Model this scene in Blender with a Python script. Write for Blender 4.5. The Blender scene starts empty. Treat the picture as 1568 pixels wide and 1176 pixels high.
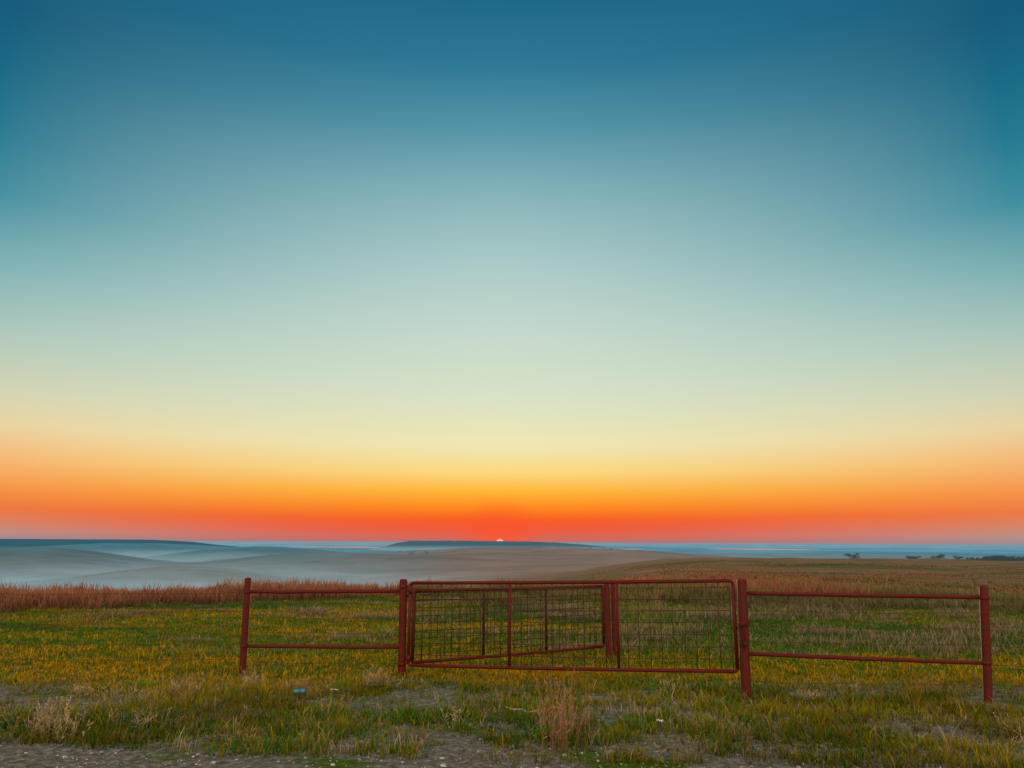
import bpy, math, numpy as np
from mathutils import Vector, Matrix
rng=np.random.default_rng(7)
S=bpy.context.scene
S.view_settings.view_transform='Standard'; S.view_settings.look='None'; S.view_settings.exposure=0

def lin(c):
    return tuple(((v/255)/12.92 if v/255<=.04045 else ((v/255+.055)/1.055)**2.4) for v in c)
def hx(s):
    s=s.strip('#'); return lin([int(s[i:i+2],16) for i in (0,2,4)])+(1,)

# ---------------- noise ----------------
def _h(ix,iy,s):
    n=(ix.astype(np.int64)*374761393+iy.astype(np.int64)*668265263+s*974711)&0x7fffffff
    n=((n^(n>>13))*1274126177)&0x7fffffff
    n=n^(n>>16)
    return (n&0xffff)/65535.0
def vn(x,y,s=0):
    x=np.asarray(x,float);y=np.asarray(y,float)
    ix=np.floor(x);iy=np.floor(y);fx=x-ix;fy=y-iy
    fx=fx*fx*(3-2*fx);fy=fy*fy*(3-2*fy)
    a=_h(ix,iy,s);b=_h(ix+1,iy,s);c=_h(ix,iy+1,s);d=_h(ix+1,iy+1,s)
    return (a*(1-fx)+b*fx)*(1-fy)+(c*(1-fx)+d*fx)*fy
def fbm(x,y,s=0,o=4):
    r=0;a=.5;t=0
    for i in range(o):
        r=r+a*vn(x*2**i,y*2**i,s+i*17);t+=a;a*=.5
    return r/t
def sstep(a,b,x):
    t=np.clip((x-a)/(b-a),0,1);return t*t*(3-2*t)

# ---------------- terrain height ----------------
LR=[0,27,60,200,500,900,1500,4000,12000,45000]
LZ=[0,0,-4,-20,-38,-44,-47,-53,-60,-72]
RR=[0,27,60,150,400,650,1000,1500,4000,12000,45000]
RZ=[0,0,-.7,-2.4,-6.2,-19,-36,-45,-52,-60,-72]
def height(x,y):
    x=np.asarray(x,float);y=np.asarray(y,float)
    r=np.hypot(x,y);az=np.degrees(np.arctan2(x,y))
    m=sstep(-13,15,az)
    z=np.interp(r,LR,LZ)*(1-m)+np.interp(r,RR,RZ)*m
    g=lambda cx,cy,sx,sy,h:h*np.exp(-((x-cx)/sx)**2/2-((y-cy)/sy)**2/2)
    z=z+g(25,1400,330,300,35)
    # spur running out of the left, falling to the valley
    lat=x+0.25*(y-1000)
    z=z+34*(1-sstep(-640,-400,lat))*np.exp(-((y-1050)/120)**2/2)
    z=z+g(-560,1550,150,140,29)
    z=z+g(-330,760,75,55,17)+g(-600,620,120,55,14)
    z=z+g(-1150,2300,330,200,42)+g(-260,1000,150,90,18)
    z=z+g(900,2300,500,260,17)
    z=z+(fbm(x/150,y/150,11)-.5)*9*sstep(150,900,r)*(1-.6*sstep(2500,9000,r))
    z=z+(fbm(x/1.6,y/1.6,21,3)-.5)*.07*sstep(6.6,8.0,y)*(1-sstep(30,60,r))
    z=z+(fbm(x/32,y/32,22,3)-.5)*2.2*sstep(30,110,r)*(1-sstep(400,900,r))
    return z

def mesh_from(name,V,F=None,tris=None,mats=(),smooth=False):
    me=bpy.data.meshes.new(name)
    if tris is not None:
        n=len(V);m=len(tris);k=tris.shape[1]
        me.vertices.add(n);me.vertices.foreach_set('co',np.asarray(V,np.float32).ravel())
        me.loops.add(m*k);me.loops.foreach_set('vertex_index',tris.astype(np.int32).ravel())
        me.polygons.add(m)
        me.polygons.foreach_set('loop_start',np.arange(0,m*k,k,dtype=np.int32))
        me.update(calc_edges=True)
    else:
        me.from_pydata(V,[],F)
    me.polygons.foreach_set('use_smooth',np.full(len(me.polygons),smooth))
    ob=bpy.data.objects.new(name,me);S.collection.objects.link(ob)
    for mt in mats: me.materials.append(mt)
    me.update()
    return ob
def grid_idx(nr,nc,wrap=False):
    i=np.arange(nr-1)[:,None];j=np.arange(nc if wrap else nc-1)[None,:]
    j2=(j+1)%nc
    return np.stack([i*nc+j,i*nc+j2,(i+1)*nc+j2,(i+1)*nc+j],-1).reshape(-1,4)

# ---------------- material helpers ----------------
class NT:
    def __init__(s,name,world=False):
        if world:
            s.m=bpy.data.worlds.new(name)
        else: s.m=bpy.data.materials.new(name)
        s.m.use_nodes=True;s.t=s.m.node_tree;s.t.nodes.clear()
        if not world: s.m.cycles.emission_sampling='NONE'
    def n(s,ty,**k):
        nd=s.t.nodes.new(ty)
        for a,b in k.items(): setattr(nd,a,b)
        return nd
    def l(s,a,b): s.t.links.new(a,b)
    def setin(s,sock,v):
        if isinstance(v,bpy.types.NodeSocket): s.l(v,sock)
        else: sock.default_value=v
    def math(s,op,a,b=None,c=None,clamp=False):
        nd=s.n('ShaderNodeMath',operation=op,use_clamp=clamp)
        s.setin(nd.inputs[0],a)
        if b is not None:s.setin(nd.inputs[1],b)
        if c is not None:s.setin(nd.inputs[2],c)
        return nd.outputs[0]
    def mr(s,v,a,b,c=0.,d=1.,sm=True):
        nd=s.n('ShaderNodeMapRange',interpolation_type='SMOOTHSTEP' if sm else 'LINEAR')
        s.setin(nd.inputs[0],v)
        for i,q in enumerate((a,b,c,d)): nd.inputs[i+1].default_value=q
        return nd.outputs[0]
    def mix(s,f,a,b,blend='MIX'):
        nd=s.n('ShaderNodeMix',data_type='RGBA',blend_type=blend)
        s.setin(nd.inputs[0],f);s.setin(nd.inputs[6],a);s.setin(nd.inputs[7],b)
        return nd.outputs[2]
    def noise(s,vec,scale,detail=4,rough=.55):
        nd=s.n('ShaderNodeTexNoise');nd.inputs['Scale'].default_value=scale
        nd.inputs['Detail'].default_value=detail;nd.inputs['Roughness'].default_value=rough
        if vec is not None:s.l(vec,nd.inputs['Vector'])
        return nd.outputs[0]
    def mapping(s,vec,sc):
        nd=s.n('ShaderNodeMapping');nd.inputs['Scale'].default_value=sc;s.l(vec,nd.inputs[0]);return nd.outputs[0]
    def ramp(s,v,stops,interp='LINEAR'):
        nd=s.n('ShaderNodeValToRGB');cr=nd.color_ramp;cr.interpolation=interp
        while len(cr.elements)<len(stops): cr.elements.new(.5)
        for e,(p,c) in zip(cr.elements,stops): e.position=p
        for e,(p,c) in zip(cr.elements,stops): e.position=p;e.color=c
        s.l(v,nd.inputs[0]);return nd.outputs[0]

# ---------------- world / sky ----------------
SUN_AZ=-0.87
W=NT('World',True);S.world=W.m
tc=W.n('ShaderNodeTexCoord')
nv=W.n('ShaderNodeVectorMath',operation='NORMALIZE');W.l(tc.outputs['Generated'],nv.inputs[0])
sp=W.n('ShaderNodeSeparateXYZ');W.l(nv.outputs[0],sp.inputs[0])
X,Y,Z=sp.outputs
el=W.math('MULTIPLY',W.math('ARCSINE',Z),57.29578)
az=W.math('MULTIPLY',W.math('ARCTAN2',X,Y),57.29578)
azr=W.math('ABSOLUTE',W.math('SUBTRACT',az,SUN_AZ))
fac=W.math('POWER',W.math('DIVIDE',azr,37.,clamp=True),1.6)
R=60.
cen=[(0,'#b86a68'),(.4,'#dc5c4c'),(.9,'#ec5138'),(1.55,'#f55420'),(2.5,'#fd861c'),(3.76,'#feb638'),(5.25,'#fad980'),(7.25,'#efe7b4'),(11.3,'#d8e2c8'),(16.3,'#c4d9ce'),(21.3,'#abcbc9'),(26.2,'#88b5bc'),(30.8,'#5797aa'),(35.2,'#2e7a97'),(39.4,'#1e6a8a'),(50,'#195d7e'),(60,'#185674')]
edg=[(0,'#9d9096'),(.45,'#b8938a'),(1.07,'#d5886a'),(1.9,'#ec7b45'),(3.1,'#f7924a'),(5.15,'#f6b775'),(7.2,'#ebd2a0'),(9.3,'#d2d4b4'),(13.4,'#a9c6bd'),(17.5,'#79afb4'),(21.5,'#3f8fa1'),(25.4,'#267a92'),(29.1,'#196a86'),(32.7,'#155c7b'),(42,'#175a7a'),(60,'#185674')]
elp=W.math('DIVIDE',el,R)
c1=W.ramp(elp,[(a/R,hx(b)) for a,b in cen])
c2=W.ramp(elp,[(a/R,hx(b)) for a,b in edg])
sky=W.mix(fac,c1,c2)
# added fill: sky behind the camera brightened to light the foreground
back_fill=W.math('MULTIPLY',W.mr(Y,.25,-.6),W.mr(Z,-.05,.2))
sky=W.mix(back_fill,sky,(2.1,1.8,1.45,1))
# solar disc just cresting the hill
e0=math.radians(-0.15);a0=math.radians(SUN_AZ)
sd=Vector((math.sin(a0)*math.cos(e0),math.cos(a0)*math.cos(e0),math.sin(e0)))
vd=W.n('ShaderNodeVectorMath',operation='DISTANCE');W.l(nv.outputs[0],vd.inputs[0]);vd.inputs[1].default_value=sd
disc=W.mr(vd.outputs['Value'],.0058,.0042)
glow=W.mr(vd.outputs['Value'],.07,.004,0.,.75)
sky=W.mix(glow,sky,(.93,.07,.025,1))
sky=W.mix(disc,sky,(1.2,.62,.42,1))
ns=W.n('ShaderNodeTexSky',sky_type='NISHITA');ns.sun_disc=False
ns.sun_elevation=math.radians(2.5);ns.sun_rotation=math.radians(SUN_AZ)
b1=W.n('ShaderNodeBackground');W.l(sky,b1.inputs[0]);b1.inputs[1].default_value=.98
b2=W.n('ShaderNodeBackground');W.l(ns.outputs[0],b2.inputs[0]);b2.inputs[1].default_value=.001
ad=W.n('ShaderNodeAddShader');W.l(b1.outputs[0],ad.inputs[0]);W.l(b2.outputs[0],ad.inputs[1])
wo=W.n('ShaderNodeOutputWorld');W.l(ad.outputs[0],wo.inputs[0])

sl=bpy.data.lights.new('sun','SUN');sl.energy=2.6;sl.angle=math.radians(3);sl.color=(1,.68,.38)
so=bpy.data.objects.new('sun',sl);S.collection.objects.link(so)
a=math.radians(SUN_AZ);e=math.radians(4)
dirv=Vector((math.sin(a)*math.cos(e),math.cos(a)*math.cos(e),math.sin(e)))
so.rotation_euler=dirv.to_track_quat('Z','Y').to_euler();so.location=dirv*50

# ---------------- aerial haze and valley mist painted in as emission by world position ----------------
def painted_haze_out(M,bsdf,extra=0.):
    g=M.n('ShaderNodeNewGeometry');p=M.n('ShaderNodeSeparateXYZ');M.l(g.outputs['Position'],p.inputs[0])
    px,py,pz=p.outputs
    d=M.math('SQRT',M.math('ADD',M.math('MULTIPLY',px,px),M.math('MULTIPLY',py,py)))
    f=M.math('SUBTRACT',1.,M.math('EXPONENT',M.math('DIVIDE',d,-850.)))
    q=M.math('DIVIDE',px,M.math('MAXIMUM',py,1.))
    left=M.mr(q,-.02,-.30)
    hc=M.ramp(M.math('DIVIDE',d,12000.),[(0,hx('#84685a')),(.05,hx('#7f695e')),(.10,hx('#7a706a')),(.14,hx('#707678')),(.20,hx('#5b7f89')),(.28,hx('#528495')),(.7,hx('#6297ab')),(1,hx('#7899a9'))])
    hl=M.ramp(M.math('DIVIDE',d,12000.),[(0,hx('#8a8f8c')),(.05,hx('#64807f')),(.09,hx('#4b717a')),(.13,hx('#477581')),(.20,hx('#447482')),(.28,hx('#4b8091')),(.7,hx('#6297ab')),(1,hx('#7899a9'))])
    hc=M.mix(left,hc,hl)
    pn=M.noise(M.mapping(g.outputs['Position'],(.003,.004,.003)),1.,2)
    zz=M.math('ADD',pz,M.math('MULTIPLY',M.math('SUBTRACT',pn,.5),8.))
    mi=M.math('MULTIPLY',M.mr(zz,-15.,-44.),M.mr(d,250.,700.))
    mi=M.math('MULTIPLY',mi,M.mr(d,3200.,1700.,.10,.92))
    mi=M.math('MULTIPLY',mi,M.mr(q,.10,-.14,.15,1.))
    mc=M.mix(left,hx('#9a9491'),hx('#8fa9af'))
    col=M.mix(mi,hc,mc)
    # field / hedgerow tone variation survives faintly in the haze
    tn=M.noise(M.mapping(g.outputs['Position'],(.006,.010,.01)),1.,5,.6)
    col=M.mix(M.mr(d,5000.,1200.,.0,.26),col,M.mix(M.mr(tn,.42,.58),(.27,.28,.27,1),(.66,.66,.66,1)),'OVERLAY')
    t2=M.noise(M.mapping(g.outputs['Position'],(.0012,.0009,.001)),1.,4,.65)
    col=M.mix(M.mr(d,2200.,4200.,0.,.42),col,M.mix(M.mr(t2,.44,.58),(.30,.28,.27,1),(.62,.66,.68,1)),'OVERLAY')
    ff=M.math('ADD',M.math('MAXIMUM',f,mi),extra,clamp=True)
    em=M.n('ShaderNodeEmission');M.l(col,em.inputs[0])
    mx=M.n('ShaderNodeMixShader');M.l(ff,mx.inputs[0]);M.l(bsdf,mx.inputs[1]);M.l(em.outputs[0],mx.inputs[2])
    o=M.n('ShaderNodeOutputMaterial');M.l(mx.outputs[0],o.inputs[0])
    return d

# terrain material
M=NT('field_ground')
g=M.n('ShaderNodeNewGeometry');P=g.outputs['Position']
ps=M.n('ShaderNodeSeparateXYZ');M.l(P,ps.inputs[0])
d=M.n('ShaderNodeVectorMath',operation='LENGTH');M.l(P,d.inputs[0]);d=d.outputs['Value']
n1=M.noise(P,.9,5);n2=M.noise(P,14,6,.65);n3=M.noise(P,60,4,.7)
soil=M.ramp(n2,[(.3,(.055,.050,.040,1)),(.5,(.12,.112,.092,1)),(.72,(.28,.26,.22,1))])
turf=M.ramp(n2,[(.3,(.025,.05,.008,1)),(.55,(.06,.10,.012,1)),(.75,(.22,.16,.02,1))])
verge=M.mr(M.math('ADD',ps.outputs[1],M.math('MULTIPLY',n1,3.)),10.2,11.8)
c=M.mix(M.math('MAXIMUM',verge,M.mr(n1,.50,.62)),soil,turf)
nm=M.noise(M.mapping(P,(.035,.07,.05)),1.,6,.65)
mead=M.ramp(nm,[(.34,(.04,.065,.02,1)),(.45,(.07,.08,.025,1)),(.50,(.17,.095,.06,1)),(.56,(.09,.09,.035,1)),(.62,(.19,.11,.07,1)),(.72,(.28,.16,.11,1))])
c=M.mix(M.mr(d,20.5,25.),c,mead)
nf=M.noise(M.mapping(P,(.006,.012,.01)),1.,6,.65)
far=M.ramp(nf,[(.35,(.04,.05,.025,1)),(.48,(.14,.09,.06,1)),(.6,(.24,.15,.10,1)),(.7,(.08,.08,.045,1))])
c=M.mix(M.mr(d,300.,1100.),c,far)
nff=M.noise(M.mapping(P,(.0008,.0022,.001)),1.,5,.7)
c=M.mix(M.mr(d,2500.,4000.),c,M.ramp(nff,[(.42,(0,0,0,1)),(.52,(.2,.2,.2,1)),(.62,(1.,.8,.65,1))]))
bs=M.n('ShaderNodeBsdfDiffuse');M.l(c,bs.inputs[0])
bp=M.n('ShaderNodeBump');bp.inputs['Strength'].default_value=.8;bp.inputs['Distance'].default_value=.03
M.l(M.math('ADD',n2,M.math('MULTIPLY',n3,.4)),bp.inputs['Height']);M.l(bp.outputs[0],bs.inputs['Normal'])
painted_haze_out(M,bs.outputs[0])
mat_ground=M.m

rr=np.concatenate([[.3,1,2,3,4],np.geomspace(5,40,70),np.geomspace(41.5,500,60),np.geomspace(510,4000,140),np.geomspace(4200,45000,40)])
aa=np.concatenate([np.arange(-46,46,.2),np.arange(46,314,3)])*math.pi/180
RRm,AA=np.meshgrid(rr,aa,indexing='ij')
gx=RRm*np.sin(AA);gy=RRm*np.cos(AA);gz=height(gx,gy)
V=np.stack([gx,gy,gz],-1).reshape(-1,3)
ground=mesh_from('ground',V,tris=grid_idx(len(rr),len(aa),True)[:,::-1],mats=[mat_ground],smooth=True)

# ---------------- flat topped hills ----------------
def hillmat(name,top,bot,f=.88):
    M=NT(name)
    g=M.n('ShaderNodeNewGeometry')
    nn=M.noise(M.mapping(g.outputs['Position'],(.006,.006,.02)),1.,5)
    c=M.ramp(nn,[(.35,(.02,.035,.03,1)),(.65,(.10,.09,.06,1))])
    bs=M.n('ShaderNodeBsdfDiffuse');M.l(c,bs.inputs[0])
    em=M.n('ShaderNodeEmission');  # haze painted on the hill as emission, paler towards its foot
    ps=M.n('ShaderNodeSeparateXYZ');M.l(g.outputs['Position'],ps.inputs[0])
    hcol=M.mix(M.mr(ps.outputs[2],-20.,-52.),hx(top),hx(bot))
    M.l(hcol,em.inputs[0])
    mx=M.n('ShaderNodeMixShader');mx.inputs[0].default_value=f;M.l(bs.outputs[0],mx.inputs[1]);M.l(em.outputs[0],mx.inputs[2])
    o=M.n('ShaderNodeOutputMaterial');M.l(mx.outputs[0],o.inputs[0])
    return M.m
def flat_hill(name,y0,xs,zs,depth,seed,mat):
    xx=np.linspace(xs[0],xs[-1],260);yy=np.linspace(-1,1,40)
    top=np.interp(xx,xs,zs)
    GX,GY=np.meshgrid(xx,yy)
    ridge=1-sstep(.35,1.,np.abs(GY)+.12*(fbm(GX/200,GY*2,seed)-.5))
    Zb=-75
    GZ=Zb+(top[None,:]-Zb)*ridge+(fbm(GX/90,GY*3,seed+5)-.5)*3*ridge
    Vv=np.stack([GX,y0+GY*depth,GZ],-1).reshape(-1,3)
    return mesh_from(name,Vv,tris=grid_idx(40,260),mats=[mat],smooth=True)
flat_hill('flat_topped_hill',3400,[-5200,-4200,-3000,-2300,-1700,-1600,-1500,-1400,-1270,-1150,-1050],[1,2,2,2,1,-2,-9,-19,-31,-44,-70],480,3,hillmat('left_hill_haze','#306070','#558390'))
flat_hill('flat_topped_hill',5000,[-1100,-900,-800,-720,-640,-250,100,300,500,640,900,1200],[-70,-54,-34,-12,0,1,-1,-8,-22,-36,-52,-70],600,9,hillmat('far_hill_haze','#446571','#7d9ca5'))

# ---------------- distant lakes (reflect the sky) ----------------
M=NT('lake_water')
bs=M.n('ShaderNodeBsdfGlossy');bs.inputs['Roughness'].default_value=.12;bs.inputs[0].default_value=(.9,.9,.88,1)
o=M.n('ShaderNodeOutputMaterial');M.l(bs.outputs[0],o.inputs[0]);mat_lake=M.m
def lake(cx,cy,rx,ry,seed):
    n=64;t=np.linspace(0,2*math.pi,n,endpoint=False)
    k=.7+.6*fbm(np.cos(t)*1.5+9,np.sin(t)*1.5+9,seed)
    x=cx+rx*k*np.cos(t);y=cy+ry*k*np.sin(t)
    z=float(height(cx,cy))+6
    mesh_from('distant_lake',[(a,b,z) for a,b in zip(x,y)],[tuple(range(n))],mats=[mat_lake])
lake(1720,5200,350,330,1);lake(-1150,5600,250,300,2);lake(-1500,5600,120,200,3);lake(690,4700,70,200,4)

# ---------------- leaf clump trees ----------------
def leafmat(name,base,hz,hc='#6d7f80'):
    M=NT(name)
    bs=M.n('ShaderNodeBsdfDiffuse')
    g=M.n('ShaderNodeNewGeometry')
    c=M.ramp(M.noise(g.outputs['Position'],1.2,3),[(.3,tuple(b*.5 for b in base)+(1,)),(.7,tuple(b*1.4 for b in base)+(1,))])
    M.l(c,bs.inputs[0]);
    em=M.n('ShaderNodeEmission');em.inputs[0].default_value=hx(hc)  # painted haze: flat emission mixed over the leaf colour
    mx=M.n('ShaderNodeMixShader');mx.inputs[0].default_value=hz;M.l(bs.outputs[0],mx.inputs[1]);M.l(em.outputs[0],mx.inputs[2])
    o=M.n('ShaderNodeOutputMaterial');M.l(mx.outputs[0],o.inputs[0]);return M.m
def treeline(name,pts,mat,leaf=.25,nl=260):
    Vs=[]
    for (x,y,h,w) in pts:
        z0=float(height(x,y))
        if name.startswith('hilltop'): z0=zhill
        nb=rng.integers(4,8)
        for b in range(nb):
            c=np.array([x+rng.normal()*w*.26,y+rng.normal()*w*.26,z0+h*rng.uniform(.25,.8)])
            rad=np.array([w*.28,w*.28,h*.22])*rng.uniform(.6,1.1)
            k=nl//nb
            q=rng.normal(size=(k,3));q/=np.linalg.norm(q,axis=1)[:,None];q*=rng.uniform(.1,1,(k,1))**.5
            q=c+q*rad
            o1=rng.normal(size=(k,3,3))*leaf*h/5
            Vs.append((q[:,None,:]+o1).reshape(-1,3))
        for tx in [(0,0,.55),(w*.2,0,.6),(-w*.2,w*.1,.6)]:
            b0=np.array([x,y,z0-.3]);t0=np.array([x+tx[0],y+tx[1],z0+h*tx[2]])
            ww=h*.03
            Vs.append(np.array([b0+[-ww,0,0],b0+[ww,0,0],t0,b0+[0,-ww,0],b0+[0,ww,0],t0]))
    V=np.concatenate(Vs);T=np.arange(len(V)).reshape(-1,3)
    return mesh_from(name,V,tris=T,mats=[mat])
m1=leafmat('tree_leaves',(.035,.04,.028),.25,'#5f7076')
pts=[]
for px in list(rng.uniform(1490,1640,95))+list(rng.uniform(1415,1490,26))+list(rng.uniform(1280,1300,4))+[1376,1382,1388]:
    u=px-784;dd=rng.uniform(340,400);x=u/1130*dd
    hh=rng.uniform(1.8,3.3)*(1.3 if px>1490 else .85)
    pts.append((x,dd,hh,hh*rng.uniform(1.2,2.4)))
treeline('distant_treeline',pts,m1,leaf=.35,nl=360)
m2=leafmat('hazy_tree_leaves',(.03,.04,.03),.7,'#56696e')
pts=[]
for px in list(rng.uniform(618,670,9))+list(rng.uniform(820,935,7))+[503,506,545,560]:
    u=px-784;dd=rng.uniform(1150,1350);x=u/1130*dd
    hh=rng.uniform(2.5,5);pts.append((x,dd,hh,hh*rng.uniform(1,3)))
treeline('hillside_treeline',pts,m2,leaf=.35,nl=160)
zhill=-2
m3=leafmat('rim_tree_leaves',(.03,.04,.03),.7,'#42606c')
pts=[(x,4700,rng.uniform(5,11),rng.uniform(20,60)) for x in rng.uniform(-680,120,90)]
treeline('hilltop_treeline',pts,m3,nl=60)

# ---------------- pipes ----------------
def paint(name,base,rust,metal=0.):
    M=NT(name)
    g=M.n('ShaderNodeNewGeometry');P=g.outputs['Position']
    n=M.noise(P,9,6,.7);n2=M.noise(M.mapping(P,(30,30,8)),1.,5,.7)
    c=M.mix(M.mr(n,.45,.62),base+(1,),rust+(1,))
    c=M.mix(M.mr(n2,.55,.75,0.,.7),c,tuple(v*.35 for v in base)+(1,))
    bs=M.n('ShaderNodeBsdfPrincipled');M.l(c,bs.inputs['Base Color']);bs.inputs['Roughness'].default_value=.65
    bs.inputs['Specular IOR Level'].default_value=.12
    bp=M.n('ShaderNodeBump');bp.inputs['Strength'].default_value=.35;bp.inputs['Distance'].default_value=.004
    M.l(n2,bp.inputs['Height']);M.l(bp.outputs[0],bs.inputs['Normal'])
    o=M.n('ShaderNodeOutputMaterial');M.l(bs.outputs[0],o.inputs[0]);return M.m
mat_post=paint('red_oxide_paint',(.095,.008,.006),(.075,.016,.008))
mat_wire=paint('rusty_wire',(.09,.035,.022),(.05,.022,.015))
mat_dark=paint('dark_steel',(.03,.012,.010),(.05,.016,.012))
def tube(P,r,seg=10,cap=True):
    P=[Vector(p) for p in P];V=[];F=[]
    for i,p in enumerate(P):
        t=(P[min(i+1,len(P)-1)]-P[max(i-1,0)]).normalized()
        ref=Vector((0,0,1)) if abs(t.z)<.9 else Vector((0,1,0))
        a=t.cross(ref).normalized();b=t.cross(a)
        ri=r[i] if isinstance(r,(list,tuple)) else r
        for k in range(seg):
            an=2*math.pi*k/seg;V.append(tuple(p+a*math.cos(an)*ri+b*math.sin(an)*ri))
    for i in range(len(P)-1):
        for k in range(seg):
            F.append((i*seg+k,i*seg+(k+1)%seg,(i+1)*seg+(k+1)%seg,(i+1)*seg+k))
    if cap:
        F.append(tuple(range(seg))[::-1]);F.append(tuple((len(P)-1)*seg+k for k in range(seg)))
    return V,F
def join(name,parts,mat,parent=None):
    V=[];F=[]
    for v,f in parts:
        o=len(V);V+=v;F+=[tuple(i+o for i in q) for q in f]
    ob=mesh_from(name,V,F,mats=[mat],smooth=True)
    if parent: ob.parent=parent
    for p in ob.data.polygons:
        if len(p.vertices)>4: p.use_smooth=False
    return ob
def empty(name):
    e=bpy.data.objects.new(name,None);S.collection.objects.link(e);return e
def L(a,b,s): return Vector(a).lerp(Vector(b),s)
def post(base,top,r,name='fence_post',extras=()):
    b=Vector(base);t=Vector(top);ax=(t-b).normalized()
    pts=[b-ax*.25,b,L(b,t,.33),L(b,t,.66),t-ax*.012,t+ax*.004,t+ax*.012]
    rs=[r,r,r,r,r,r*.93,r*.6]
    parts=[tube(pts,rs,20)]
    for s in extras: 
        c=L(b,t,s);parts.append(tube([c-ax*.022,c-ax*.018,c+ax*.018,c+ax*.022],[r*.9,r*1.12,r*1.12,r*.9],20))
    return join(name,parts,mat_post)
A0,A1=(-3.433,10.02,0),(-3.452,10.02,1.204)
B0,B1=(-1.383,9.924,0),(-1.40,9.924,1.20)
C0,C1=(2.610,8.732,0),(2.636,8.732,1.274)
D0,D1=(5.167,8.54,0),(5.274,8.54,1.223)
def at(p,q,z): return L(p,q,z/Vector(q).z)
post(A0,A1,.043,extras=(.3,.86));post(B0,B1,.05,extras=(.14,.93));post(C0,C1,.054,extras=(.62,));post(D0,D1,.046,extras=(.34,.9))
post((1.42,11.3,0),(1.41,11.3,1.08),.042);post((1.56,11.75,0),(1.56,11.75,1.07),.03)
E0,E1=(-9.6,10.3,0),(-9.6,10.3,1.2);post(E0,E1,.045)
F0,F1=(10.2,8.2,0),(10.2,8.2,1.2);post(F0,F1,.045)
def rail(p,q,r,sag=.0,n=9,jit=.0012):
    pts=[]
    for i in range(n):
        s=i/(n-1);v=L(p,q,s);v.z-=sag*4*s*(1-s);v.z+=(rng.normal()*jit if 0<i<n-1 else 0);pts.append(v)
    return tube(pts,r,12)
def wirep(p,q,r,sag,n=16,jit=.006,barbs=True):
    out=[];pts=[]
    for i in range(n):
        s=i/(n-1);v=L(p,q,s);v.z-=sag*4*s*(1-s)
        if 0<i<n-1: v.z+=rng.normal()*jit;v.y+=rng.normal()*jit
        pts.append(v)
    out.append(tube(pts,r,5))
    if barbs:
        ln=(Vector(q)-Vector(p)).length;k=int(ln/.14)
        for i in range(1,k):
            f=i/k*(n-1);j=int(f);v=pts[j].lerp(pts[min(j+1,n-1)],f-j)
            dv=Vector((rng.normal()*.4,rng.normal()*.6,1)).normalized()*.014
            out.append(tube([v-dv,v+dv],r*.8,4))
    return out
def panel(P0,P1,Q0,Q1,zs,wz,first):
    par=empty('pipe_fence')
    for i,(za,zb) in enumerate(zs):
        join('rail',[rail(at(P0,P1,za),at(Q0,Q1,zb),.022,.004)],mat_post,par)
    w=[]
    for z in wz: 
        w+=wirep(at(P0,P1,z)+Vector((0,-.05,0)),at(Q0,Q1,z)+Vector((0,-.05,0)),.0026,rng.uniform(0,.02))
    join('wire_strands',w,mat_wire,par)
panel(A0,A1,B0,B1,[(1.039,1.061),(.365,.369)],(.18,.55,.72,.9),1)
panel(C0,C1,D0,D1,[(1.13,1.11),(.474,.414)],(.2,.62,.78,.95),2)
w=[]
for z in (.2,.4,.6,.8,1.02): w+=wirep(at(E0,E1,z),at(A0,A1,z)+Vector((0,-.04,0)),.003,.03,30)
join('barbed_wire_fence',w,mat_wire)
w=[]
for z in (.2,.4,.6,.8,1.02): w+=wirep(at(D0,D1,z)+Vector((0,-.04,0)),at(F0,F1,z),.003,.03,30)
join('barbed_wire_fence',w,mat_wire)

def gate(P,Q,zb0,zt0,zb1,zt1,verts,r,mesh_ranges,matv,wr_=.0036,sag=.012,matw=None):
    par=empty('pipe_gate')
    P=Vector(P+(0,));Q=Vector(Q+(0,))
    def pt(s,h):
        v=P.lerp(Q,s);zb=zb0+(zb1-zb0)*s-sag*4*s*(1-s)*.6;zt=zt0+(zt1-zt0)*s-sag*2*s*(1-s)
        v.z=zb+(zt-zb)*h;return v
    ln=(Q-P).length;cr=.035/ln;ch=.035
    n=9
    bot=[pt(cr+(1-2*cr)*i/(n-1),0) for i in range(n)]
    top=[pt(cr+(1-2*cr)*i/(n-1),1) for i in range(n)]
    def arc(s,h,ds,dh):
        return [pt(s+ds*cr*(1-math.sin(t)),h+dh*ch*(1-math.cos(t))) for t in [k/4*math.pi/2 for k in range(5)]]
    parts=[tube(bot,r,12),tube(top,r,12)]
    for a_ in (arc(0,0,1,1),arc(1,0,-1,1),arc(1,1,-1,-1),arc(0,1,1,-1)):
        parts.append(tube(a_,r,12,False))
    join('frame',parts+[tube([pt(0,ch),pt(0,.5),pt(0,1-ch)],r,12),tube([pt(1,ch),pt(1,.5),pt(1,1-ch)],r,12)],mat_post,par)
    vs=[]
    for s in verts: vs.append(tube([pt(s,0),pt(s,.5),pt(s,1)],r*.85,10))
    join('uprights',vs,matv,par)
    wr=[]
    nrm=Vector((0,0,1)).cross((Q-P).normalized())*.006
    for (s0,s1,spx) in mesh_ranges:
        k=max(2,int(round(ln*(s1-s0)/spx)))
        for i in range(k+1):
            s=s0+(s1-s0)*i/k
            b=rng.normal()*.0015
            wr.append(tube([pt(s,.02)+nrm,pt(s+b,.5)+nrm,pt(s,.98)+nrm],wr_,5))
        for i in range(1,int(.95/spx)+1):
            h=i*spx/.98
            if h>.98:break
            wr.append(tube([pt(s0+(s1-s0)*j/8,h+rng.normal()*.004)-nrm*.2 for j in range(9)],wr_,5))
    join('welded_mesh',wr,matw or mat_wire,par)
    return par,pt
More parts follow.
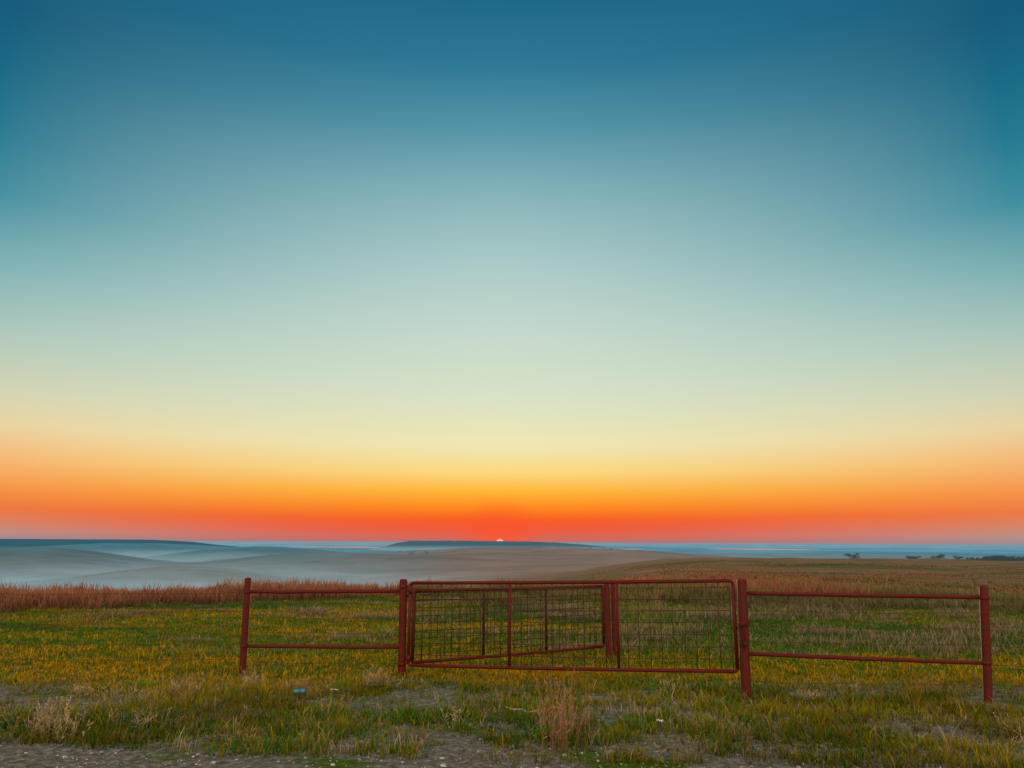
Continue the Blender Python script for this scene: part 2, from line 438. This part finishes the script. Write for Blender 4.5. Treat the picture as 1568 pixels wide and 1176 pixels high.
mat_wire2=paint('weathered_wire',(.075,.026,.016),(.05,.02,.012))
g1,pt1=gate((-1.30,9.88),(2.545,8.79),.16,1.165,.277,1.263,(1/3,2/3),.021,[(.01,.99,.13)],mat_post,.0042,matw=mat_wire2)
g2,pt2=gate((-1.27,10.02),(1.37,11.45),.17,1.06,.19,1.045,(.34,.67),.021,[(.01,.99,.105)],mat_dark,.0042,matw=mat_dark)
hp=[]
for z in (.24,1.07):
    hp.append(tube([at(B0,B1,z),pt1(0,(z-.16)/1.005)],.014,8))
    c=pt1(0,(z-.16)/1.005);hp.append(tube([c-Vector((0,0,.04)),c+Vector((0,0,.04))],.029,12))
    c2=pt2(0,(z-.17)/.89 if z<1 else .93);hp.append(tube([at(B0,B1,c2.z),c2],.013,8))
join('hinges',hp,mat_post,g1)
def ring(c,R,r,nrm,up):
    nrm=nrm.normalized();up=(up-nrm*up.dot(nrm)).normalized();s=nrm.cross(up)
    pts=[c+up*math.cos(t)*R*1.5+s*math.sin(t)*R for t in np.linspace(0,2*math.pi,13)]
    return tube(pts,r,6,False)
ch=[];cc=Vector((2.622,8.732,.78))
for i in range(16):
    t=2*math.pi*i/16;rad=.07
    c=cc+Vector((math.cos(t)*rad,math.sin(t)*rad,-.02*math.sin(t)+(.03*math.cos(t))))
    tan=Vector((-math.sin(t),math.cos(t),0));nr=Vector((0,0,1)) if i%2 else Vector((math.cos(t),math.sin(t),0))
    ch.append(ring(c,.009,.003,nr,tan))
for i in range(6):
    c=cc+Vector((-.02,-.075,-.02-.024*i));ch.append(ring(c,.009,.003,Vector((1,0,0)) if i%2 else Vector((0,1,0)),Vector((0,0,1))))
ch.append(tube([cc+Vector((-.02,-.078,-.17)),cc+Vector((-.02,-.078,-.175)),cc+Vector((-.02,-.078,-.22)),cc+Vector((-.02,-.078,-.225))],[.018,.024,.024,.018],8))
ch.append(ring(cc+Vector((-.02,-.078,-.16)),.014,.004,Vector((0,1,0)),Vector((0,0,1))))
join('lock_chain',ch,mat_dark)

# ---------------- gravel road ----------------
def yedge(x): return 6.42-.09*(np.asarray(x)+1.4)+.35*(fbm(np.asarray(x)*.9,np.asarray(x)*0,31)-.5)
M=NT('gravel_surface')
g=M.n('ShaderNodeNewGeometry');P=g.outputs['Position']
n=M.noise(P,35,6,.7);v=M.n('ShaderNodeTexVoronoi');v.inputs['Scale'].default_value=45;M.l(P,v.inputs['Vector'])
n0=M.noise(P,2,4)
c=M.ramp(n,[(.3,(.32,.265,.225,1)),(.55,(.52,.44,.38,1)),(.75,(.66,.58,.52,1))])
c=M.mix(M.mr(n0,.4,.65,0.,.4),c,(.34,.25,.18,1))
c=M.mix(.3,c,v.outputs['Color'],'SOFT_LIGHT')
bs=M.n('ShaderNodeBsdfDiffuse');M.l(c,bs.inputs[0])
bp=M.n('ShaderNodeBump');bp.inputs['Strength'].default_value=.6;bp.inputs['Distance'].default_value=.008
M.l(M.math('ADD',n,v.outputs['Distance']),bp.inputs['Height']);M.l(bp.outputs[0],bs.inputs['Normal'])
o=M.n('ShaderNodeOutputMaterial');M.l(bs.outputs[0],o.inputs[0]);mat_road=M.m
xs=np.linspace(-40,40,500);tt=np.linspace(0,1,8)
ye=yedge(xs);GX=np.repeat(xs[None,:],8,0)
GY=ye[None,:]*1.0-(1-tt[:,None])*7.5
GZ=np.full_like(GX,.008);GZ[-1,:]=-.01;GZ[0,:]=-.01
mesh_from('gravel_road',np.stack([GX,GY,GZ],-1).reshape(-1,3),tris=grid_idx(8,500),mats=[mat_road])

# stones
ph=(1+5**.5)/2
IV=np.array([(-1,ph,0),(1,ph,0),(-1,-ph,0),(1,-ph,0),(0,-1,ph),(0,1,ph),(0,-1,-ph),(0,1,-ph),(ph,0,-1),(ph,0,1),(-ph,0,-1),(-ph,0,1)])/1.9
IF=np.array([(0,11,5),(0,5,1),(0,1,7),(0,7,10),(0,10,11),(1,5,9),(5,11,4),(11,10,2),(10,7,6),(7,1,8),(3,9,4),(3,4,2),(3,2,6),(3,6,8),(3,8,9),(4,9,5),(2,4,11),(6,2,10),(8,6,7),(9,8,1)])
def set_col(ob,cols):
    at_=ob.data.color_attributes.new('Col','FLOAT_COLOR','POINT')
    c4=np.concatenate([cols,np.ones((len(cols),1))],1).astype(np.float32)
    at_.data.foreach_set('color',c4.ravel())
M=NT('stone')
ca=M.n('ShaderNodeVertexColor',layer_name='Col');bs=M.n('ShaderNodeBsdfDiffuse');M.l(ca.outputs[0],bs.inputs[0])
o=M.n('ShaderNodeOutputMaterial');M.l(bs.outputs[0],o.inputs[0]);mat_stone=M.m
n=18000
sx=rng.uniform(-6,6.5,n);sy=rng.uniform(5.3,9.6,n)
yy=yedge(sx);road=sy<yy
keep=(road&(rng.random(n)<.15+.7*vn(sx*1.5,sy*2,44)))|((fbm(sx/1.1,sy/.8,41,3)>.52)&(rng.random(n)<.5-.15*(sy-6.5)))
sx,sy,road=sx[keep],sy[keep],road[keep];n=len(sx)
sz=rng.lognormal(-5.25,.6,n);sz=np.clip(sz,.002,.026)
zz=height(sx,sy)+np.where(road,.008,0)
VV=IV[None]*sz[:,None,None]*rng.uniform(.6,1.2,(n,12,1))*np.array([1,1,.5])*rng.uniform(.8,1.25,(n,1,3))
VV=VV+np.stack([sx,sy,zz+sz*.1],-1)[:,None,:]
g0=(rng.uniform(.2,.46,n)*np.where(road,1.05,.75))[:,None]*np.array([[1,.90,.80]])
st=mesh_from('gravel',VV.reshape(-1,3),tris=(IF[None]+12*np.arange(n)[:,None,None]).reshape(-1,3),mats=[mat_stone])
set_col(st,np.repeat(g0,12,0))

# ---------------- grass ----------------
def grassmat(name,tr=.45):
    M=NT(name)
    ca=M.n('ShaderNodeVertexColor',layer_name='Col')
    a=M.n('ShaderNodeBsdfDiffuse');b=M.n('ShaderNodeBsdfTranslucent')
    M.l(ca.outputs[0],a.inputs[0]);M.l(ca.outputs[0],b.inputs[0])
    mx=M.n('ShaderNodeMixShader');mx.inputs[0].default_value=tr
    M.l(a.outputs[0],mx.inputs[1]);M.l(b.outputs[0],mx.inputs[2])
    o=M.n('ShaderNodeOutputMaterial');M.l(mx.outputs[0],o.inputs[0]);return M.m
mat_grass=grassmat('grass_blade')
def blades(name,x,y,h,w,cb,ct,lean=.35,z=None):
    n=len(x);z0=height(x,y) if z is None else z
    th=rng.normal(0,.9,n);sx=np.cos(th);sy=np.sin(th)
    bt=rng.uniform(0,2*math.pi,n);bl=h*lean*rng.uniform(.1,1.6,n);bx=np.cos(bt)*bl;by=np.sin(bt)*bl
    V=np.zeros((n,5,3))
    for k,(s,wd,hf,bf) in enumerate([(-1,.5,0,0),(1,.5,0,0),(-1,.4,.55,.3),(1,.4,.55,.3),(0,0,1,1)]):
        V[:,k,0]=x+s*sx*w*wd+bx*bf;V[:,k,1]=y+s*sy*w*wd+by*bf;V[:,k,2]=z0-.005+h*hf*(1-.15*bf*lean)
    T=np.array([(0,1,3),(0,3,2),(2,3,4)])
    ob=mesh_from(name,V.reshape(-1,3),tris=(T[None]+5*np.arange(n)[:,None,None]).reshape(-1,3),mats=[mat_grass])
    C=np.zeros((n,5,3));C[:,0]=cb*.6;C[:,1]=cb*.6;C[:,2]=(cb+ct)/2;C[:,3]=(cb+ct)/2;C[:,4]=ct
    set_col(ob,C.reshape(-1,3));return ob
def polar(n,r0,r1,p,a0=-40,a1=40):
    u=rng.random(n);q=1-p
    r=(r0**q+u*(r1**q-r0**q))**(1/q);a=np.radians(rng.uniform(a0,a1,n))
    return r*np.sin(a),r*np.cos(a),r
GREEN=np.array([.060,.150,.012]);DGREEN=np.array([.028,.10,.020]);YEL=np.array([.50,.27,.008]);STRAW=np.array([.42,.31,.17]);RED=np.array([.29,.11,.055])
nt=54000;k=8
cx,cy,cr=polar(nt,5.6,27,.42)
vergef=1-sstep(8.6,10.2,cy+1.2*(fbm(cx/2,cy/2,51)-.5))
bare=fbm(cx/.9,cy/.6,52,3)
keep=(cy>yedge(cx)+.02)&(rng.random(nt)<np.where(bare>.52,1-.82*vergef,1))
keep&=~((np.hypot(cx+.45,(cy-6.6)*.8)<.32)&(rng.random(nt)<.85))
cx,cy,cr,vergef,bare=[q[keep] for q in (cx,cy,cr,vergef,bare)];nt=len(cx)
sp_=.022+.0022*cr
x=np.repeat(cx,k)+rng.normal(size=nt*k)*np.repeat(sp_,k);y=np.repeat(cy,k)+rng.normal(size=nt*k)*np.repeat(sp_,k)
r=np.hypot(x,y);vf=np.repeat(vergef,k)
tufth=np.repeat(rng.lognormal(0,.45,nt),k)
h=(.045+.028*vf)*tufth*rng.uniform(.5,1.2,nt*k)
w=.0035+.0005*r+.001*rng.random(nt*k)
stre=fbm(x/3.5,y/.55,61,4);pat=fbm(x/2.6,y/1.6,62,3);fine=np.repeat(rng.random(nt),k)
yl=np.clip(sstep(.42,.63,stre*.40+pat*.36+fine*.28-.035+.05*(1-sstep(11,14,y))),0,1)
dark=sstep(.46,.58,fbm(x/6+3,y/2.2,63,3))*sstep(12.0,15.0,y)
yl=yl*(1-.75*dark)*(1-.55*sstep(2,5,x)*sstep(11,14,y))*(1-.45*vf)
yl=np.where(rng.random(nt*k)<.08,1-yl,yl)[:,None]
base=GREEN*(1-yl)+YEL*yl*.82
base=base*(1-.6*dark[:,None])+DGREEN*.6*dark[:,None]
strw=(np.repeat(rng.random(nt),k)<.015+.07*vf)[:,None]
base=np.where(strw,STRAW*.8,base)
vd_=(sstep(.45,.6,fbm(x/1.3,y/.8,66,3))*vf)[:,None]
base=base*(1-.35*vd_)
base=base*rng.uniform(.5,1.4,(nt*k,1))
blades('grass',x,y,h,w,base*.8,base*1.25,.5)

nt=46000;k=5
cx,cy,cr=polar(nt,20,150,1.6,-41,41)
azd=np.degrees(np.arctan2(cx,cy))
edge=21.3+3.0*(fbm(cx/3,cy/3,71)-.5)*2
keep=(cr>edge)&((cr<31)|(azd>-8+6*(vn(cr/10,cr*0,5))))&(rng.random(nt)<sstep(-.5,2.0,cr-edge))
keep&=(rng.random(nt)<np.where(cr>30,sstep(.44,.56,fbm(cx/9,cy/16,78,3))+.06,1))
cx,cy,cr=cx[keep],cy[keep],cr[keep];nt=len(cx)
x=np.repeat(cx,k)+rng.normal(size=nt*k)*.06;y=np.repeat(cy,k)+rng.normal(size=nt*k)*.06;r=np.hypot(x,y)
pt_=fbm(x/3,y/4,72,3)
h=(.18+.26*sstep(.35,.7,pt_))*rng.uniform(.5,1.1,nt*k)*np.repeat(rng.lognormal(0,.2,nt),k)*(1-.5*sstep(28,60,r))
w=.006+.0006*r
mixg=sstep(.44,.58,fbm(x/9,y/5,73,3))[:,None]*.8
base=(RED*(1-mixg)+np.array([.085,.125,.03])*mixg)
tan=np.repeat(rng.random(nt),k)[:,None]*.34+.08*sstep(25,70,r)[:,None]
base=base*(1-tan)+np.array([.34,.20,.13])*tan
base=base*rng.uniform(.5,1.25,(nt*k,1))
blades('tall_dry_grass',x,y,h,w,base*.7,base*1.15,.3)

nc=200;X_=[];Y_=[];H_=[];
cx=np.concatenate([rng.uniform(.5,15,160),rng.uniform(-9,1,40)]);cy=rng.uniform(11.8,21.5,nc)
for a,b in zip(cx,cy):
    kk=rng.integers(40,130);s=rng.uniform(.12,.4)
    X_.append(a+rng.normal(size=kk)*s*1.6);Y_.append(b+rng.normal(size=kk)*s*.6);H_.append(rng.uniform(.08,.28)*rng.uniform(.5,1.1,kk))
x=np.concatenate(X_);y=np.concatenate(Y_);h=np.concatenate(H_);n=len(x)
t=rng.random((n,1));base=(np.array([.30,.21,.15])*t+np.array([.15,.13,.07])*(1-t))*rng.uniform(.6,1.2,(n,1))
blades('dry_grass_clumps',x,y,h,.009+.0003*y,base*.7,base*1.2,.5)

def weed(cx,cy,hh,ns,spread,col,name='dry_weed'):
    parts_V=[];parts_T=[];cols=[];o=0
    for i in range(ns):
        bx=cx+rng.normal()*spread*.35;by=cy+rng.normal()*spread*.35;H=hh*rng.uniform(.45,1.05)
        dx=rng.normal()*.13*H+ (bx-cx)*.4;dy=rng.normal()*.13*H
        ang=rng.uniform(-.6,.6);wv=np.array([math.cos(ang),math.sin(ang),0])*.0026
        z0=float(height(bx,by));N=6;c0=col*rng.uniform(.6,1.3)
        pts=[np.array([bx+dx*(s**1.6),by+dy*(s**1.6),z0+H*s*(1-.06*s)]) for s in np.linspace(0,1,N)]
        for j,p in enumerate(pts):
            ww=wv*(1-.6*j/(N-1));parts_V+= [p-ww,p+ww];cols+=[c0*(.6+.5*j/N)]*2
        for j in range(N-1):
            a=o+2*j;parts_T+=[(a,a+1,a+3),(a,a+3,a+2)]
        o+=2*N
        for q in range(rng.integers(6,14)):
            s=rng.uniform(.1,1.) if q%3 else rng.uniform(.7,1.)
            p=np.array([bx+dx*(s**1.6),by+dy*(s**1.6),z0+H*s*(1-.06*s)])
            l=rng.uniform(.012,.03) if s>.65 else rng.uniform(.03,.09)
            d_=rng.normal(size=3);d_[2]=abs(d_[2])*1.2+.3;d_/=np.linalg.norm(d_)
            sd_=np.cross(d_,rng.normal(size=3));sd_/=np.linalg.norm(sd_);sd_*=.004
            parts_V+=[p,p+d_*l*.5+sd_,p+d_*l,p+d_*l*.5-sd_];cols+=[c0*1.1]*4
            parts_T+=[(o,o+1,o+2),(o,o+2,o+3)];o+=4
    ob=mesh_from(name,np.array(parts_V),tris=np.array(parts_T),mats=[mat_grass]);set_col(ob,np.array(cols))
SR=np.array([.36,.18,.10])
weed(.40,6.6,.74,24,.16,SR);weed(.52,6.9,.6,18,.22,SR);weed(.3,7.2,.5,12,.2,SR)
weed(-4.1,7.1,.32,30,.3,STRAW*.8);weed(-3.9,6.95,.25,26,.35,STRAW*.8)
weed(-1.65,9.3,.25,30,.2,STRAW*.8);weed(-3.0,9.2,.3,20,.3,STRAW*.8)
weed(4.35,6.55,.26,24,.3,STRAW*.8);weed(4.7,7.2,.22,18,.3,STRAW*.8)
weed(3.5,18.5,.95,10,.3,SR)
for i in range(46):
    x_=rng.uniform(-5.5,6);y_=rng.uniform(float(yedge(x_))+.1,9.4)
    weed(x_,y_,rng.uniform(.1,.24),rng.integers(8,20),.25,(STRAW if rng.random()<.5 else (SR if rng.random()<.4 else GREEN*1.6))*rng.uniform(.55,.9))

n=4500
x=rng.uniform(-6,6.5,n);y=rng.uniform(6.,9.6,n);kp=(y>yedge(x)-.05)&(fbm(x/.9,y/.6,52,3)>.42);x=x[kp];y=y[kp];n=len(x)
th=rng.uniform(0,math.pi,n);l=rng.uniform(.03,.13,n);z=height(x,y)+rng.uniform(.005,.03,n)
dx=np.cos(th)*l;dy=np.sin(th)*l;wx=-np.sin(th)*.002;wy=np.cos(th)*.002
V=np.stack([np.stack([x-wx,y-wy,z],-1),np.stack([x+wx,y+wy,z],-1),np.stack([x+dx,y+dy,z+rng.uniform(0,.03,n)],-1)],1).reshape(-1,3)
ob=mesh_from('straw_litter',V,tris=np.arange(3*n).reshape(-1,3),mats=[mat_grass]);set_col(ob,np.repeat(np.array([.42,.35,.26])*rng.uniform(.4,1.2,(n,1)),3,0))

def simple(name,col,rough=.5):
    M=NT(name);g=M.n('ShaderNodeNewGeometry')
    c=M.mix(M.mr(M.noise(g.outputs['Position'],60,4),.5,.7,0.,.6),col+(1,),tuple(v*.4 for v in col)+(1,))
    b=M.n('ShaderNodeBsdfPrincipled');M.l(c,b.inputs['Base Color']);b.inputs['Roughness'].default_value=rough
    o=M.n('ShaderNodeOutputMaterial');M.l(b.outputs[0],o.inputs[0]);return M.m
mb=simple('blue_can_paint',(.02,.22,.45));mw=simple('white_plastic',(.6,.6,.58))
def can(x,y,rot,mat,name='crushed_can'):
    n=16;V=[];F=[];L_=[-.06,-.057,-.05,-.02,.01,.05,.057,.06];Rr=[.022,.027,.032,.025,.028,.032,.027,.022]
    for i,(l,r_) in enumerate(zip(L_,Rr)):
        for k in range(n):
            a=2*math.pi*k/n;q=.75+.12*math.sin(3*a+i)
            px,py,pz=l,math.cos(a)*r_,math.sin(a)*r_*q+.03
            V.append((x+px*math.cos(rot)-py*math.sin(rot),y+px*math.sin(rot)+py*math.cos(rot),float(height(x,y))+pz+.02))
    for i in range(len(L_)-1):
        for k in range(n): F.append((i*n+k,i*n+(k+1)%n,(i+1)*n+(k+1)%n,(i+1)*n+k))
    F.append(tuple(range(n)));F.append(tuple((len(L_)-1)*n+k for k in range(n)))
    mesh_from(name,V,F,mats=[mat])
can(-2.35,8.75,.3,mb)
def scrap(x,y,s,name='plastic_scrap'):
    n=9;gx,gy=np.meshgrid(np.linspace(-1,1,n),np.linspace(-1,1,n));rad=.7+.5*vn(gx*2+x,gy*2+y,3)
    V=np.stack([x+gx*s*rad,y+gy*s*.7*rad,float(height(x,y))+.045+s*.9*(fbm(gx*1.4+x,gy*1.4+y,9)-.3)],-1).reshape(-1,3)
    mesh_from(name,V,tris=grid_idx(n,n),mats=[mw])
scrap(1.4,7.45,.035);scrap(-1.98,8.85,.04)
pts=[Vector((-.05+i*.055,7.95-i*.02+rng.normal()*.01,.05+rng.normal()*.008)) for i in range(8)]
join('dead_stick',[tube(pts,[.007,.007,.006,.006,.006,.005,.004,.003],7)],simple('bleached_wood',(.36,.30,.24)))

# ---------------- camera ----------------
cd=bpy.data.cameras.new('camera');cam=bpy.data.objects.new('camera',cd);S.collection.objects.link(cam)
cd.sensor_width=36;cd.lens=1132*36/1568;cd.clip_end=100000;cd.clip_start=.05
cam.matrix_world=Matrix.Translation((0,0,1.7))@Matrix.Rotation(math.radians(90+11.99),4,'X')@Matrix.Rotation(math.radians(.22),4,'Z')
S.camera=cam
